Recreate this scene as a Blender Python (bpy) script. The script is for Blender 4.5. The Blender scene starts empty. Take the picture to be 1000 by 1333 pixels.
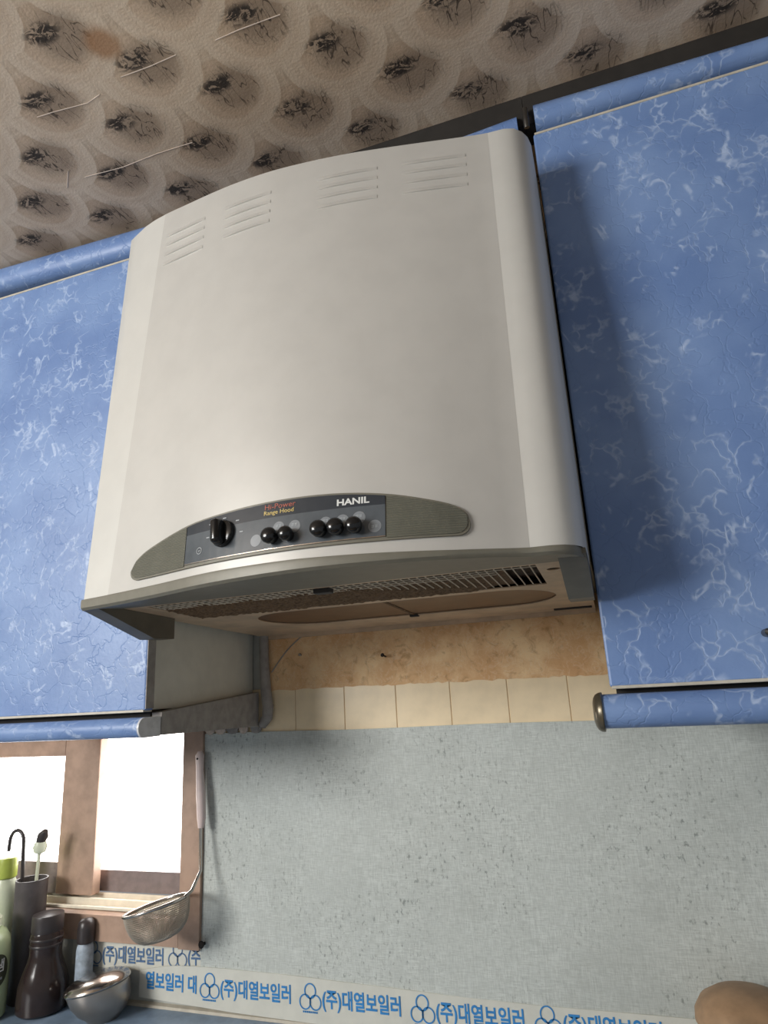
import bpy, bmesh, math, random
from mathutils import Vector, Matrix
random.seed(4)
scene = bpy.context.scene
C = scene.collection
PI = math.pi

# ---------------------------------------------------------------- camera, world, light, exposure
cam_data = bpy.data.cameras.new('camera')
cam = bpy.data.objects.new('camera', cam_data); C.objects.link(cam)
cam_data.sensor_fit = 'HORIZONTAL'; cam_data.sensor_width = 36.0
cam_data.lens = 845.66 / 1000 * 36
cam_data.clip_start = 0.02
r = Vector((0.94269861, 0.32956097, -0.05204703)); u = Vector((0.13487843, -0.23374671, 0.96289682)); f = Vector((-0.30516739, 0.91474152, 0.26480336))
cam.matrix_world = Matrix(((r.x, u.x, -f.x, 0.315), (r.y, u.y, -f.y, -1.096), (r.z, u.z, -f.z, 1.461), (0, 0, 0, 1)))
scene.camera = cam

world = bpy.data.worlds.new('world'); scene.world = world; world.use_nodes = True
world.node_tree.nodes['Background'].inputs[0].default_value = (0.93, 0.97, 1.0, 1)
world.node_tree.nodes['Background'].inputs[1].default_value = 0.30

def area(name, loc, target, sx, sy, power, col):
    d = bpy.data.lights.new(name, 'AREA'); d.shape = 'RECTANGLE'; d.size = sx; d.size_y = sy; d.energy = power; d.color = col
    o = bpy.data.objects.new(name, d); C.objects.link(o); o.location = loc
    o.rotation_euler = (Vector(target) - Vector(loc)).to_track_quat('-Z', 'Y').to_euler()
    return o
area('room_window_light', (-1.50, -2.25, 1.99), (0.0, -0.2, 1.6), 0.9, 0.7, 54, (1.0, 0.99, 0.965))

vs = scene.view_settings
vs.view_transform = 'Standard'; vs.look = 'None'; vs.gamma = 1.0; vs.exposure = 0.0; vs.use_curve_mapping = False

# ---------------------------------------------------------------- helpers
def lin(c):
    out = []
    for v in c:
        v /= 255.0
        out.append(v / 12.92 if v <= 0.04045 else ((v + 0.055) / 1.055) ** 2.4)
    return tuple(out) + (1.0,)

class NT:
    """small node builder"""
    def __init__(s, name):
        s.m = bpy.data.materials.new(name); s.m.use_nodes = True
        s.t = s.m.node_tree; s.b = s.t.nodes['Principled BSDF']; s._obj = None
    def n(s, kind, **kw):
        x = s.t.nodes.new(kind)
        for k, v in kw.items(): setattr(x, k, v)
        return x
    def put(s, sock, v):
        if isinstance(v, bpy.types.NodeSocket): s.t.links.new(v, sock)
        else: sock.default_value = v
    def co(s):
        if s._obj is None: s._obj = s.n('ShaderNodeTexCoord').outputs['Object']
        return s._obj
    def math(s, op, a, b=0.0, c=0.0, clamp=False):
        x = s.n('ShaderNodeMath', operation=op); x.use_clamp = clamp
        s.put(x.inputs[0], a); s.put(x.inputs[1], b)
        if len(x.inputs) > 2: s.put(x.inputs[2], c)
        return x.outputs[0]
    def noise(s, scale, detail=4, rough=0.55, vec=None, dist=0.0):
        x = s.n('ShaderNodeTexNoise'); x.inputs['Scale'].default_value = scale; x.inputs['Detail'].default_value = detail
        x.inputs['Roughness'].default_value = rough; x.inputs['Distortion'].default_value = dist
        s.put(x.inputs['Vector'], vec if vec is not None else s.co()); return x.outputs['Fac']
    def scaled(s, sc, loc=(0, 0, 0), rot=(0, 0, 0)):
        x = s.n('ShaderNodeMapping'); s.put(x.inputs['Vector'], s.co()); x.inputs['Scale'].default_value = sc
        x.inputs['Location'].default_value = loc; x.inputs['Rotation'].default_value = rot; return x.outputs[0]
    def ramp(s, v, a, b):
        x = s.n('ShaderNodeMapRange'); x.interpolation_type = 'SMOOTHSTEP'
        s.put(x.inputs[0], v); x.inputs[1].default_value = a; x.inputs[2].default_value = b; return x.outputs[0]
    def mix(s, fac, a, b):
        x = s.n('ShaderNodeMix', data_type='RGBA')
        s.put(x.inputs[0], fac); s.put(x.inputs[6], a); s.put(x.inputs[7], b); return x.outputs[2]
    def bump(s, h, strength=0.3, dist=0.002):
        x = s.n('ShaderNodeBump'); x.inputs['Strength'].default_value = strength; x.inputs['Distance'].default_value = dist
        s.put(x.inputs['Height'], h); s.t.links.new(x.outputs[0], s.b.inputs['Normal'])
    def done(s, col, rough=0.5, metal=0.0, spec=None):
        s.put(s.b.inputs['Base Color'], col); s.put(s.b.inputs['Roughness'], rough); s.b.inputs['Metallic'].default_value = metal
        if spec is not None: s.b.inputs['Specular IOR Level'].default_value = spec
        return s.m

def plain(name, c, rough=0.5, metal=0.0, var=0.12, scale=60, bump=0.0, spec=None):
    k = NT(name); base = lin(c); dark = tuple(v * (1 - 2 * var) for v in base[:3]) + (1,)
    f_ = k.ramp(k.noise(scale, 5), 0.25, 0.7)
    if bump: k.bump(k.noise(scale * 6, 3), bump, 0.001)
    return k.done(k.mix(f_, dark, base), rough, metal, spec)

M = {}
def laminate(name, base, dark, light):
    k = NT(name)
    big = k.noise(9, 3, 0.5); col = k.mix(k.ramp(big, 0.3, 0.7), lin(dark), lin(base))
    v1 = k.noise(15, 3, 0.5, k.scaled((1.2, 1, 0.8), (3.1, 0, 1.7), (0, 0.5, 0)), 0.7)
    ridge = k.math('ABSOLUTE', k.math('SUBTRACT', v1, 0.5))
    brush = k.math('ADD', 0.1, k.math('MULTIPLY', k.noise(110, 4, 0.75), 1.5))
    streak = k.ramp(ridge, 0.030, 0.005)
    msk = k.ramp(k.noise(22, 3, 0.6, k.scaled((1, 1, 1), (7, 3, 9))), 0.53, 0.63)
    st = k.math('MULTIPLY', k.math('MULTIPLY', streak, msk), brush, clamp=True)
    warp = k.n('ShaderNodeVectorMath', operation='ADD'); nz = k.n('ShaderNodeTexNoise'); nz.inputs['Scale'].default_value = 26; nz.inputs['Detail'].default_value = 3; k.put(nz.inputs['Vector'], k.co())
    sc_ = k.n('ShaderNodeVectorMath', operation='SCALE'); k.put(sc_.inputs[0], nz.outputs['Color']); sc_.inputs['Scale'].default_value = 0.075
    k.put(warp.inputs[0], k.scaled((1.0, 1.0, 0.85), (0, 0, 0), (0, 0.4, 0))); k.put(warp.inputs[1], sc_.outputs[0])
    vo = k.n('ShaderNodeTexVoronoi'); vo.feature = 'DISTANCE_TO_EDGE'; vo.inputs['Scale'].default_value = 33; k.put(vo.inputs['Vector'], warp.outputs[0])
    cellr = vo.outputs['Distance']
    st2 = k.math('MULTIPLY', k.math('MULTIPLY', k.ramp(cellr, 0.11, 0.0), k.ramp(k.noise(21, 3, 0.6, k.scaled((1, 1, 1), (1, 6, 4))), 0.49, 0.64)), brush, clamp=True)
    tot = k.math('ADD', st, k.math('MULTIPLY', st2, 0.75), clamp=True)
    col = k.mix(k.math('MULTIPLY', tot, 0.78), col, lin(light))
    fleck = k.ramp(k.noise(190, 3), 0.60, 0.75); col = k.mix(k.math('MULTIPLY', fleck, 0.25), col, lin(dark))
    # pressed relief: shallow cracked plates
    rel = k.math('ADD', k.math('MULTIPLY', k.ramp(cellr, 0.0, 0.05), 0.6), k.math('MULTIPLY', k.noise(160, 3), 0.5))
    k.bump(rel, 0.3, 0.0018)
    return k.done(col, 0.42)
M['blue'] = laminate('blue_laminate', (125, 153, 200), (104, 133, 184), (180, 199, 230))
M['blue_end'] = plain('blue_moulding_shadow', (92, 112, 160), 0.4)
M['cream_edge'] = plain('cream_edge_band', (205, 198, 182), 0.45, var=0.1)
M['bronze'] = plain('aged_bronze_plastic', (112, 104, 88), 0.3, 0.6, var=0.15)
M['steel_dark'] = plain('dark_steel', (95, 92, 88), 0.35, 0.8)
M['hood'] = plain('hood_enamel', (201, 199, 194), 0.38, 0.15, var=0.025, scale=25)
M['hood_side_lit'] = plain('hood_enamel_side_lit', (211, 210, 205), 0.38, 0.15, var=0.02, scale=25)  # lighter shading of the side facets put into the enamel colour
M['trim'] = plain('grey_hood_trim', (120, 117, 105), 0.45, 0.1, var=0.06)
M['trim_in'] = plain('grey_hood_trim_greasy', (112, 107, 95), 0.5, 0.0, var=0.12, scale=30)
M['under'] = plain('greasy_steel_panel', (218, 190, 160), 0.45, 0.0, var=0.15, scale=22)
M['lens'] = plain('brown_lamp_lens', (118, 84, 60), 0.35, var=0.15, scale=30)
M['filter'] = plain('greasy_filter', (78, 60, 44), 0.8, var=0.25, scale=160, bump=0.6)
M['grease'] = plain('fuzzy_grease', (142, 114, 86), 0.95, var=0.3, scale=300, bump=1.0)
M['wire'] = plain('grille_wire', (222, 208, 186), 0.45, 0.0)
M['black'] = plain('black_gloss_plastic', (26, 27, 29), 0.16, var=0.05)
M['blackm'] = plain('black_rubber', (52, 50, 50), 0.6, var=0.15)
M['face'] = plain('control_face', (92, 98, 104), 0.22, var=0.12, scale=40)
M['faced'] = plain('control_band', (58, 63, 70), 0.22, var=0.08, scale=40)
M['disc'] = plain('grey_print_disc', (136, 141, 146), 0.35, var=0.1)
M['ink'] = plain('white_print', (228, 230, 228), 0.5, var=0.02)
M['inkred'] = plain('red_print', (176, 92, 74), 0.5, var=0.05)
M['inkyel'] = plain('yellow_print', (222, 198, 120), 0.5, var=0.05)
M['inkgrey'] = plain('grey_print', (170, 176, 180), 0.5, var=0.03)
M['inkblue'] = plain('blue_print', (52, 138, 206), 0.6, var=0.1)
M['inknavy'] = plain('dark_blue_print', (92, 124, 164), 0.6, var=0.1)
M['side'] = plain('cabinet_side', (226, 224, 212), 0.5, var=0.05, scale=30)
M['sealer'] = plain('glare_pale_sealing_strip', (168, 162, 156), 0.7, var=0.15)  # strip colour lightened to carry the glare beside the window
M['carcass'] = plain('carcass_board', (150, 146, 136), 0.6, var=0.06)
M['gap_shade'] = plain('painted_gap_shade', (42, 38, 34), 0.8)  # near-black colour that paints the shade inside narrow gaps
M['curl'] = plain('curled_paper', (216, 200, 186), 0.8, var=0.12)
M['tape'] = plain('packing_tape', (216, 216, 206), 0.4, var=0.04, scale=40)
M['wood'] = plain('brown_window_wood', (186, 156, 136), 0.45, var=0.14, scale=30)
M['woodd'] = plain('dark_sash_panel', (138, 124, 122), 0.5, var=0.12)
M['track'] = plain('cream_window_track', (244, 236, 216), 0.35, var=0.06)
M['plaster'] = plain('pale_plaster', (196, 198, 192), 0.85, var=0.06)
M['steel'] = plain('polished_steel', (196, 190, 184), 0.2, 1.0, var=0.05)
M['steelb'] = plain('brushed_steel', (176, 168, 160), 0.34, 0.9, var=0.06, scale=30)
M['pink'] = plain('pale_pink_plastic', (226, 206, 200), 0.35, var=0.04)
M['meshm'] = plain('steel_mesh', (176, 166, 152), 0.5, 0.5)
M['lime'] = plain('lime_plastic', (176, 190, 84), 0.35, var=0.05)
M['milky'] = plain('milky_plastic', (214, 220, 196), 0.3, var=0.04)
M['green'] = plain('pale_green_soap', (196, 212, 170), 0.25, var=0.04)
M['olive'] = plain('dark_olive_label', (70, 76, 58), 0.5)
M['brownglass'] = plain('dark_brown_bottle', (50, 40, 38), 0.16, var=0.1)
M['darkcap'] = plain('dark_cap', (60, 54, 54), 0.35)
M['darkcup'] = plain('dark_grey_cup', (84, 78, 78), 0.5)
M['jar'] = plain('brown_earthenware', (172, 140, 108), 0.55, var=0.16, scale=35, bump=0.2)
M['patch'] = plain('pale_blue_label', (176, 190, 204), 0.5, var=0.2, scale=90)
M['counter'] = plain('blue_grey_counter', (132, 154, 178), 0.35, var=0.12, scale=55)
M['floor'] = plain('tan_floor', (150, 128, 100), 0.5)
M['tile'] = plain('cream_tile', (252, 230, 192), 0.3, var=0.06, scale=26)
M['grout'] = plain('old_grout', (206, 176, 138), 0.9, var=0.12)
M['nail'] = plain('black_nail', (40, 34, 30), 0.5, 0.5)
M['cap'] = plain('white_end_cap', (220, 222, 226), 0.35)

k = NT('ribbed_olive_plastic')
wv = k.n('ShaderNodeTexWave'); wv.bands_direction = 'Z'; wv.inputs['Scale'].default_value = 125; wv.inputs['Distortion'].default_value = 0.0
k.put(wv.inputs['Vector'], k.co()); k.bump(wv.outputs['Fac'], 0.7, 0.0012)
M['wing'] = k.done(k.mix(k.noise(50, 3), lin((96, 96, 86)), lin((116, 116, 104))), 0.45)

# stained wallpaper under the hood
k = NT('stained_brown_wallpaper')
a_ = k.ramp(k.noise(14, 6, 0.65), 0.35, 0.68); b_ = k.ramp(k.noise(38, 6, 0.7, k.scaled((1, 1, 1), (2, 2, 2)), 1.2), 0.52, 0.68)
col = k.mix(a_, lin((224, 176, 126)), lin((250, 216, 168))); col = k.mix(k.math('MULTIPLY', b_, 0.55), col, lin((178, 130, 86)))
lt = k.ramp(k.math('ABSOLUTE', k.math('SUBTRACT', k.noise(45, 5, 0.6, k.scaled((1, 1, 1), (9, 2, 5)), 1.0), 0.5)), 0.03, 0.0)
col = k.mix(k.math('MULTIPLY', lt, 0.35), col, lin((246, 222, 188)))
k.bump(k.noise(60, 6, 0.7), 0.5, 0.003); M['stained'] = k.done(col, 0.8)

# grey linen-look vinyl
k = NT('grey_linen_vinyl')
th1 = k.noise(1, 3, 0.6, k.scaled((900, 900, 70))); th2 = k.noise(1, 3, 0.6, k.scaled((70, 900, 900), (3, 1, 2)))
w_ = k.math('ADD', k.math('MULTIPLY', th1, 0.5), k.math('MULTIPLY', th2, 0.5))
col = k.mix(k.ramp(w_, 0.36, 0.64), lin((182, 187, 182)), lin((212, 217, 212)))
blk = k.ramp(k.noise(40, 4, 0.6), 0.35, 0.7); col = k.mix(k.math('MULTIPLY', blk, 0.35), col, lin((188, 193, 188)))
sp = k.ramp(k.noise(1, 5, 0.65, k.scaled((170, 170, 110), (5, 0, 0))), 0.55, 0.68)
spm = k.ramp(k.noise(7, 3), 0.38, 0.60); col = k.mix(k.math('MULTIPLY', k.math('MULTIPLY', sp, spm), 0.75), col, lin((120, 126, 122)))
pat = k.ramp(k.noise(4.5, 4, 0.6, k.scaled((1, 1, 1), (2, 0, 6))), 0.42, 0.70); col = k.mix(k.math('MULTIPLY', pat, 0.22), col, lin((146, 150, 144)))
k.bump(w_, 0.25, 0.0008); M['vinyl'] = k.done(col, 0.5)

# ceiling paper: overlapping fans with a dark leaf clump in each
k = NT('patterned_ceiling_paper')
sep = k.n('ShaderNodeSeparateXYZ'); k.put(sep.inputs[0], k.co())
wx = k.math('ADD', sep.outputs[0], k.math('MULTIPLY', k.math('SUBTRACT', k.noise(9, 2), 0.5), 0.012))
wy = k.math('ADD', sep.outputs[1], k.math('MULTIPLY', k.math('SUBTRACT', k.noise(9, 2, 0.5, k.scaled((1, 1, 1), (4, 8, 0))), 0.5), 0.012))
PX, PY = 0.163, 0.142
def cell(ox, oy):
    def one(v, o, p):
        t = k.math('ADD', k.math('DIVIDE', k.math('SUBTRACT', v, o), p), 0.5)
        return k.math('MULTIPLY', k.math('SUBTRACT', k.math('FRACT', t), 0.5), p)
    return one(wx, ox, PX), one(wy, oy, PY)
def length(x, y): return k.math('SQRT', k.math('ADD', k.math('MULTIPLY', x, x), k.math('MULTIPLY', y, y)))
col = k.mix(k.ramp(k.noise(5, 3), 0.3, 0.7), lin((206, 180, 154)), lin((226, 202, 176)))
fine = k.noise(300, 3); col = k.mix(k.math('MULTIPLY', fine, 0.35), col, lin((180, 156, 130)))
crk = k.noise(60, 5, 0.7, k.scaled((1.0, 1.6, 1), (1, 1, 1), (0, 0, 0.9)), 1.4)
crk2 = k.ramp(k.math('ABSOLUTE', k.math('SUBTRACT', k.noise(38, 2, 0.5, k.scaled((1.9, 0.6, 1), (6, 1, 1), (0, 0, -0.45)), 0.4), 0.5)), 0.022, 0.004)
cells = [cell(-0.176, -0.546), cell(-0.176 + PX / 2, -0.546 + PY / 2)]
RD = 0.0745
dist = [length(x, k.math('ADD', y, -0.003)) for x, y in cells]
inside = [k.ramp(d, RD + 0.001, RD - 0.001) for d in dist]
a_top = k.math('GREATER_THAN', cells[0][1], cells[1][1])
over = [k.math('MULTIPLY', inside[1], k.math('SUBTRACT', 1.0, a_top)), k.math('MULTIPLY', inside[0], a_top)]
for (x, y), d, ov in zip(cells, dist, over):
    free = k.math('SUBTRACT', 1.0, k.math('MULTIPLY', ov, 0.85))
    # broad fan disc: paler towards its rim, the rim cut off where the next fan lies over it
    rim = k.math('MULTIPLY', k.math('MULTIPLY', k.ramp(d, RD - 0.030, RD - 0.003), k.ramp(d, RD + 0.0015, RD - 0.001)), free)
    col = k.mix(k.math('MULTIPLY', rim, 0.52), col, lin((240, 224, 202)))
    ring = k.math('MULTIPLY', k.math('MULTIPLY', k.ramp(d, 0.044, 0.050), k.ramp(d, 0.058, 0.052)), free)
    col = k.mix(k.math('MULTIPLY', ring, 0.35), col, lin((238, 222, 200)))
    edge = k.math('MULTIPLY', k.math('MULTIPLY', k.ramp(d, RD, RD + 0.002), k.ramp(d, RD + 0.012, RD + 0.002)), free)
    col = k.mix(k.math('MULTIPLY', edge, 0.30), col, lin((176, 152, 126)))
for (x, y) in cells:
    # grey wash right of the clump, drawn over with leaf veins
    d2 = length(k.math('ADD', x, -0.012), k.math('MULTIPLY', k.math('ADD', y, -0.004), 1.15))
    wash = k.ramp(d2, 0.050, 0.022); col = k.mix(k.math('MULTIPLY', wash, 0.66), col, lin((142, 124, 106)))
    col = k.mix(k.math('MULTIPLY', k.math('MULTIPLY', wash, crk2), 0.85), col, lin((70, 58, 48)))
    d3 = length(k.math('MULTIPLY', k.math('ADD', x, 0.008), 0.8), k.math('MULTIPLY', k.math('ADD', y, 0.008), 1.6))
    cl = k.math('MULTIPLY', k.ramp(d3, 0.028, 0.012), k.ramp(crk, 0.44, 0.52)); col = k.mix(k.math('MULTIPLY', cl, 0.95), col, lin((46, 40, 36)))
# one brown damp stain
xs = k.math('ADD', sep.outputs[0], 0.204); ys = k.math('ADD', sep.outputs[1], 0.588)
st = k.ramp(length(xs, ys), 0.030, 0.012); col = k.mix(k.math('MULTIPLY', st, 0.75), col, lin((168, 118, 72)))
k.bump(fine, 0.3, 0.0015); M['ceiling'] = k.done(col, 0.85)

# frosted glass of the window, lit by the bright sky behind it
def glow(name, col, strength):
    m = bpy.data.materials.new(name); m.use_nodes = True; b = m.node_tree.nodes['Principled BSDF']
    b.inputs['Base Color'].default_value = (0.9, 0.9, 0.9, 1); b.inputs['Roughness'].default_value = 0.35
    b.inputs['Emission Color'].default_value = col; b.inputs['Emission Strength'].default_value = strength
    return m
M['pane'] = glow('lit_frosted_glass', (1.0, 0.985, 0.965, 1), 7.0)

def obj(name, bm, mat, parent=None, smooth=False, label=None):
    me = bpy.data.meshes.new(name)
    if isinstance(bm, bmesh.types.BMesh):
        bmesh.ops.recalc_face_normals(bm, faces=bm.faces[:]); bm.to_mesh(me); bm.free()
    me.materials.append(M[mat] if isinstance(mat, str) else mat)
    if smooth:
        for p in me.polygons: p.use_smooth = True
        me.set_sharp_from_angle(angle=math.radians(38))
    o = bpy.data.objects.new(name, me); C.objects.link(o)
    if parent is not None:
        o.parent = parent; o.matrix_parent_inverse = parent_world(parent).inverted()
    if label: o['label'] = label
    return o
def parent_world(p):
    m = p.matrix_basis.copy()
    while p.parent: m = p.parent.matrix_basis @ p.matrix_parent_inverse @ m; p = p.parent
    return m
def thing(name, loc, label, cat, group=None):
    o = bpy.data.objects.new(name, None); o.empty_display_size = 0.03; C.objects.link(o); o.location = loc
    return tag(o, label, cat, group)
def tag(o, label, cat, group=None):
    o['label'] = label; o['category'] = cat
    if group: o['group'] = group
    return o
def struct(o): o['kind'] = 'structure'; return o

def box(bm, a, b, bev=0.0, seg=2):
    g = bmesh.ops.create_cube(bm, size=1.0); vs_ = g['verts']
    for v in vs_: v.co = Vector([(a[i] + b[i]) / 2 + v.co[i] * (b[i] - a[i]) for i in range(3)])
    if bev:
        es = list({e for v in vs_ for e in v.link_edges})
        bmesh.ops.bevel(bm, geom=es, offset=bev, segments=seg, affect='EDGES', profile=0.5)
    return bm
def B(a, b, bev=0.0, seg=2): return box(bmesh.new(), a, b, bev, seg)
def prism(bm, poly, axis, lo, hi):
    """extrude a 2D polygon along axis: x -> (y,z), y -> (x,z), z -> (x,y)"""
    def p(q, t): return {'x': (t, q[0], q[1]), 'y': (q[0], t, q[1]), 'z': (q[0], q[1], t)}[axis]
    A_ = [bm.verts.new(p(q, lo)) for q in poly]; Z_ = [bm.verts.new(p(q, hi)) for q in poly]; n = len(poly)
    bm.faces.new(A_[::-1]); bm.faces.new(Z_)
    for i in range(n): bm.faces.new((A_[i], A_[(i + 1) % n], Z_[(i + 1) % n], Z_[i]))
    return bm
def lathe(bm, prof, c=(0, 0, 0), n=40, cap=True):
    rings = []
    for (rr, z) in prof:
        rings.append([bm.verts.new((c[0] + rr * math.cos(2 * PI * i / n), c[1] + rr * math.sin(2 * PI * i / n), c[2] + z)) for i in range(n)])
    for a_, b_ in zip(rings, rings[1:]):
        for i in range(n): bm.faces.new((a_[i], a_[(i + 1) % n], b_[(i + 1) % n], b_[i]))
    if cap: bm.faces.new(rings[0][::-1]); bm.faces.new(rings[-1])
    return bm
def tube(bm, pts, rad, n=8):
    pts = [Vector(p) for p in pts]; rings = []
    rads = rad if isinstance(rad, (list, tuple)) else [rad] * len(pts)
    for i, p in enumerate(pts):
        d = (pts[min(i + 1, len(pts) - 1)] - pts[max(i - 1, 0)]).normalized()
        s = d.orthogonal().normalized() if i == 0 else (rings_s - d * rings_s.dot(d)).normalized()
        rings_s = s; t = d.cross(s)
        rings.append([bm.verts.new(p + (s * math.cos(2 * PI * j / n) + t * math.sin(2 * PI * j / n)) * rads[i]) for j in range(n)])
    for a_, b_ in zip(rings, rings[1:]):
        for j in range(n): bm.faces.new((a_[j], a_[(j + 1) % n], b_[(j + 1) % n], b_[j]))
    bm.faces.new(rings[0][::-1]); bm.faces.new(rings[-1]); return bm
def arc(cx, cy, rr, a0, a1, n): return [(cx + rr * math.cos(a0 + (a1 - a0) * i / n), cy + rr * math.sin(a0 + (a1 - a0) * i / n)) for i in range(n + 1)]
def plate(polys, depth):
    """flat shape (first outline, others holes) in local x,y with thickness in z, as a bmesh"""
    cu = bpy.data.curves.new('outline', 'CURVE'); cu.dimensions = '2D'; cu.fill_mode = 'BOTH'; cu.extrude = depth / 2
    for pl in polys:
        s = cu.splines.new('POLY'); s.points.add(len(pl) - 1); s.use_cyclic_u = True
        for q, pt in zip(pl, s.points): pt.co = (q[0], q[1], 0, 1)
    o = bpy.data.objects.new('outline', cu); C.objects.link(o)
    dg = bpy.context.evaluated_depsgraph_get(); me = o.evaluated_get(dg).to_mesh(); bm = bmesh.new(); bm.from_mesh(me)
    bmesh.ops.remove_doubles(bm, verts=bm.verts[:], dist=1e-6)
    C.objects.unlink(o); bpy.data.objects.remove(o); bpy.data.curves.remove(cu); return bm
def text_bm(body, size, bold=0.0, ext=0.0002, sx=1.0):
    cu = bpy.data.curves.new('writing', 'FONT'); cu.body = body; cu.size = size; cu.align_x = 'CENTER'; cu.align_y = 'CENTER'; cu.extrude = ext; cu.offset = bold; cu.resolution_u = 3
    o = bpy.data.objects.new('writing', cu); C.objects.link(o)
    dg = bpy.context.evaluated_depsgraph_get(); me = o.evaluated_get(dg).to_mesh(); bm = bmesh.new(); bm.from_mesh(me)
    for v in bm.verts: v.co.x *= sx
    C.objects.unlink(o); bpy.data.objects.remove(o); bpy.data.curves.remove(cu); return bm
def ring2d(bm, cx, cy, rx, ry, w, n=20, z0=0, z1=0.0003):
    V = [[bm.verts.new((cx + (rx + s) * math.cos(2 * PI * i / n), cy + (ry + s) * math.sin(2 * PI * i / n), z)) for i in range(n)] for s, z in ((-w / 2, z1), (w / 2, z1), (w / 2, z0), (-w / 2, z0))]
    for q in range(4):
        a_, b_ = V[q], V[(q + 1) % 4]
        for i in range(n): bm.faces.new((a_[i], a_[(i + 1) % n], b_[(i + 1) % n], b_[i]))
    return bm
def lerp(T, x):
    if x <= T[0][0]: return T[0][1]
    for (a_, va), (b_, vb) in zip(T, T[1:]):
        if x <= b_: return va + (vb - va) * (x - a_) / (b_ - a_)
    return T[-1][1]

# ---------------------------------------------------------------- the room
W0, W1 = -1.6, 1.7
bm = bmesh.new()
WX0, WX1, WZ0, WZ1 = -1.30, -0.425, 1.05, 1.43          # window opening
box(bm, (W0, 0.0, 0), (WX0, 0.12, 2.4)); box(bm, (WX1, 0.0, 0), (W1, 0.12, 2.4))
box(bm, (WX0, 0.0, 0), (WX1, 0.12, WZ0)); box(bm, (WX0, 0.0, WZ1), (WX1, 0.12, 2.4))
wall = struct(obj('wall_back', bm, 'plaster'))
struct(obj('floor', B((W0, -3.2, -0.1), (W1, 0.12, 0.0)), 'floor'))
ceil_o = struct(obj('ceiling', B((W0, -3.2, 2.287), (W1, 0.0, 2.36)), 'ceiling'))
# left wall with the big window that lights the room (off to the left of the picture)
bm = bmesh.new()
box(bm, (W0 - 0.1, -3.2, 0), (W0, -2.75, 2.4)); box(bm, (W0 - 0.1, -1.75, 0), (W0, 0.12, 2.4)); box(bm, (W0 - 0.1, -2.75, 0), (W0, -1.75, 1.35))
struct(obj('wall_left', bm, 'plaster'))
# pale creases in the ceiling paper
for pts in ([(-.369, -.535), (-.342, -.532), (-.285, -.527), (-.26, -.531)], [(-.215, -.541), (-.168, -.5405), (-.126, -.540)], [(-.067, -.5395), (-.033, -.539), (.027, -.5385)], [(-.39, -.421), (-.32, -.4133), (-.253, -.4154), (-.19, -.4138)], [(-.404, -.441), (-.433, -.412)]):
    obj('paper_crease', tube(bmesh.new(), [(x, y + 0.0008 * math.sin(61 * x), 2.2872) for x, y in pts], 0.0008, 6), 'curl', ceil_o)

# grubby wallpaper left under the hood, torn along its foot
pts = [(-0.305, 2.28), (-0.305, 1.474)]
x = -0.30
while x < 0.60:
    pts.append((x, 1.4715 - 0.006 * (x + 0.3) + random.uniform(-0.0016, 0.0016))); x += random.uniform(0.006, 0.016)
pts += [(0.60, 1.466), (0.60, 2.28)]
obj('stained_wallpaper', prism(bmesh.new(), pts[::-1], 'y', -0.0036, 0.0), 'stained', wall)
# row of cream tiles
obj('grout_bed', B((-0.43, -0.001, 1.394), (0.80, 0.0, 1.475)), 'grout', wall)
tile_me = None
for i in range(13):
    x0 = -0.427 + i * 0.0951
    if tile_me is None:
        t = obj('tile', B((0.0004, -0.0024, 0), (0.0947, 0.0, 0.0785), 0.0008, 1), 'tile'); tile_me = t.data
    else:
        t = bpy.data.objects.new('tile', tile_me); C.objects.link(t)
    t.location = (x0, 0, 1.396); t.parent = wall

# ---------------------------------------------------------------- window
win = struct(thing('window_1', (WX0, 0, WZ0), 'brown wooden sliding window with bright frosted panes above the counter', 'window'))
del win['category']
obj('frame_post', prism(bmesh.new(), [(-0.464, -0.012), (-0.422, -0.012), (-0.422, 0.0), (-0.4255, 0.0), (-0.4255, 0.10), (-0.464, 0.10)], 'z', 1.05, 1.428), 'wood', win)
obj('frame_sill', prism(bmesh.new(), [(-0.012, 1.052), (0.10, 1.052), (0.10, 1.098), (-0.004, 1.098), (-0.012, 1.094)], 'x', -1.298, -0.4645), 'wood', win)
obj('frame_head', B((-1.298, -0.010, 1.405), (-0.4645, 0.10, 1.428)), 'wood', win)
obj('frame_post', B((-1.298, -0.012, 1.0985), (-1.26, 0.10, 1.4045)), 'wood', win)
for y0, zt_ in ((-0.002, 1.104), (0.016, 1.112), (0.042, 1.114)):
    obj('track', B((-1.258, y0, 1.0985), (-0.4645, y0 + 0.006, zt_), 0.001, 1), 'track', win)
def sash(x0, x1, y, sr, sl, zb, ztop):
    s = obj('sash', box(box(box(bmesh.new(), (x1 - sr, y, 1.115), (x1, y + 0.022, 1.404), 0.002), (x0, y, 1.115), (x0 + sl, y + 0.022, 1.404), 0.002), (x0 + sl, y, ztop), (x1 - sr, y + 0.022, 1.404), 0.002), 'wood', win)
    obj('lower_panel', B((x0 + sl, y + 0.006, 1.115), (x1 - sr, y + 0.020, zb)), 'woodd', s)
    obj('glass_pane', B((x0 + sl, y + 0.010, zb), (x1 - sr, y + 0.014, ztop)), 'pane', s)
sash(-1.24, -0.682, 0.018, 0.088, 0.05, 1.169, 1.366)
sash(-0.76, -0.4645, 0.044, 0.040, 0.05, 1.152, 1.403)

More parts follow.
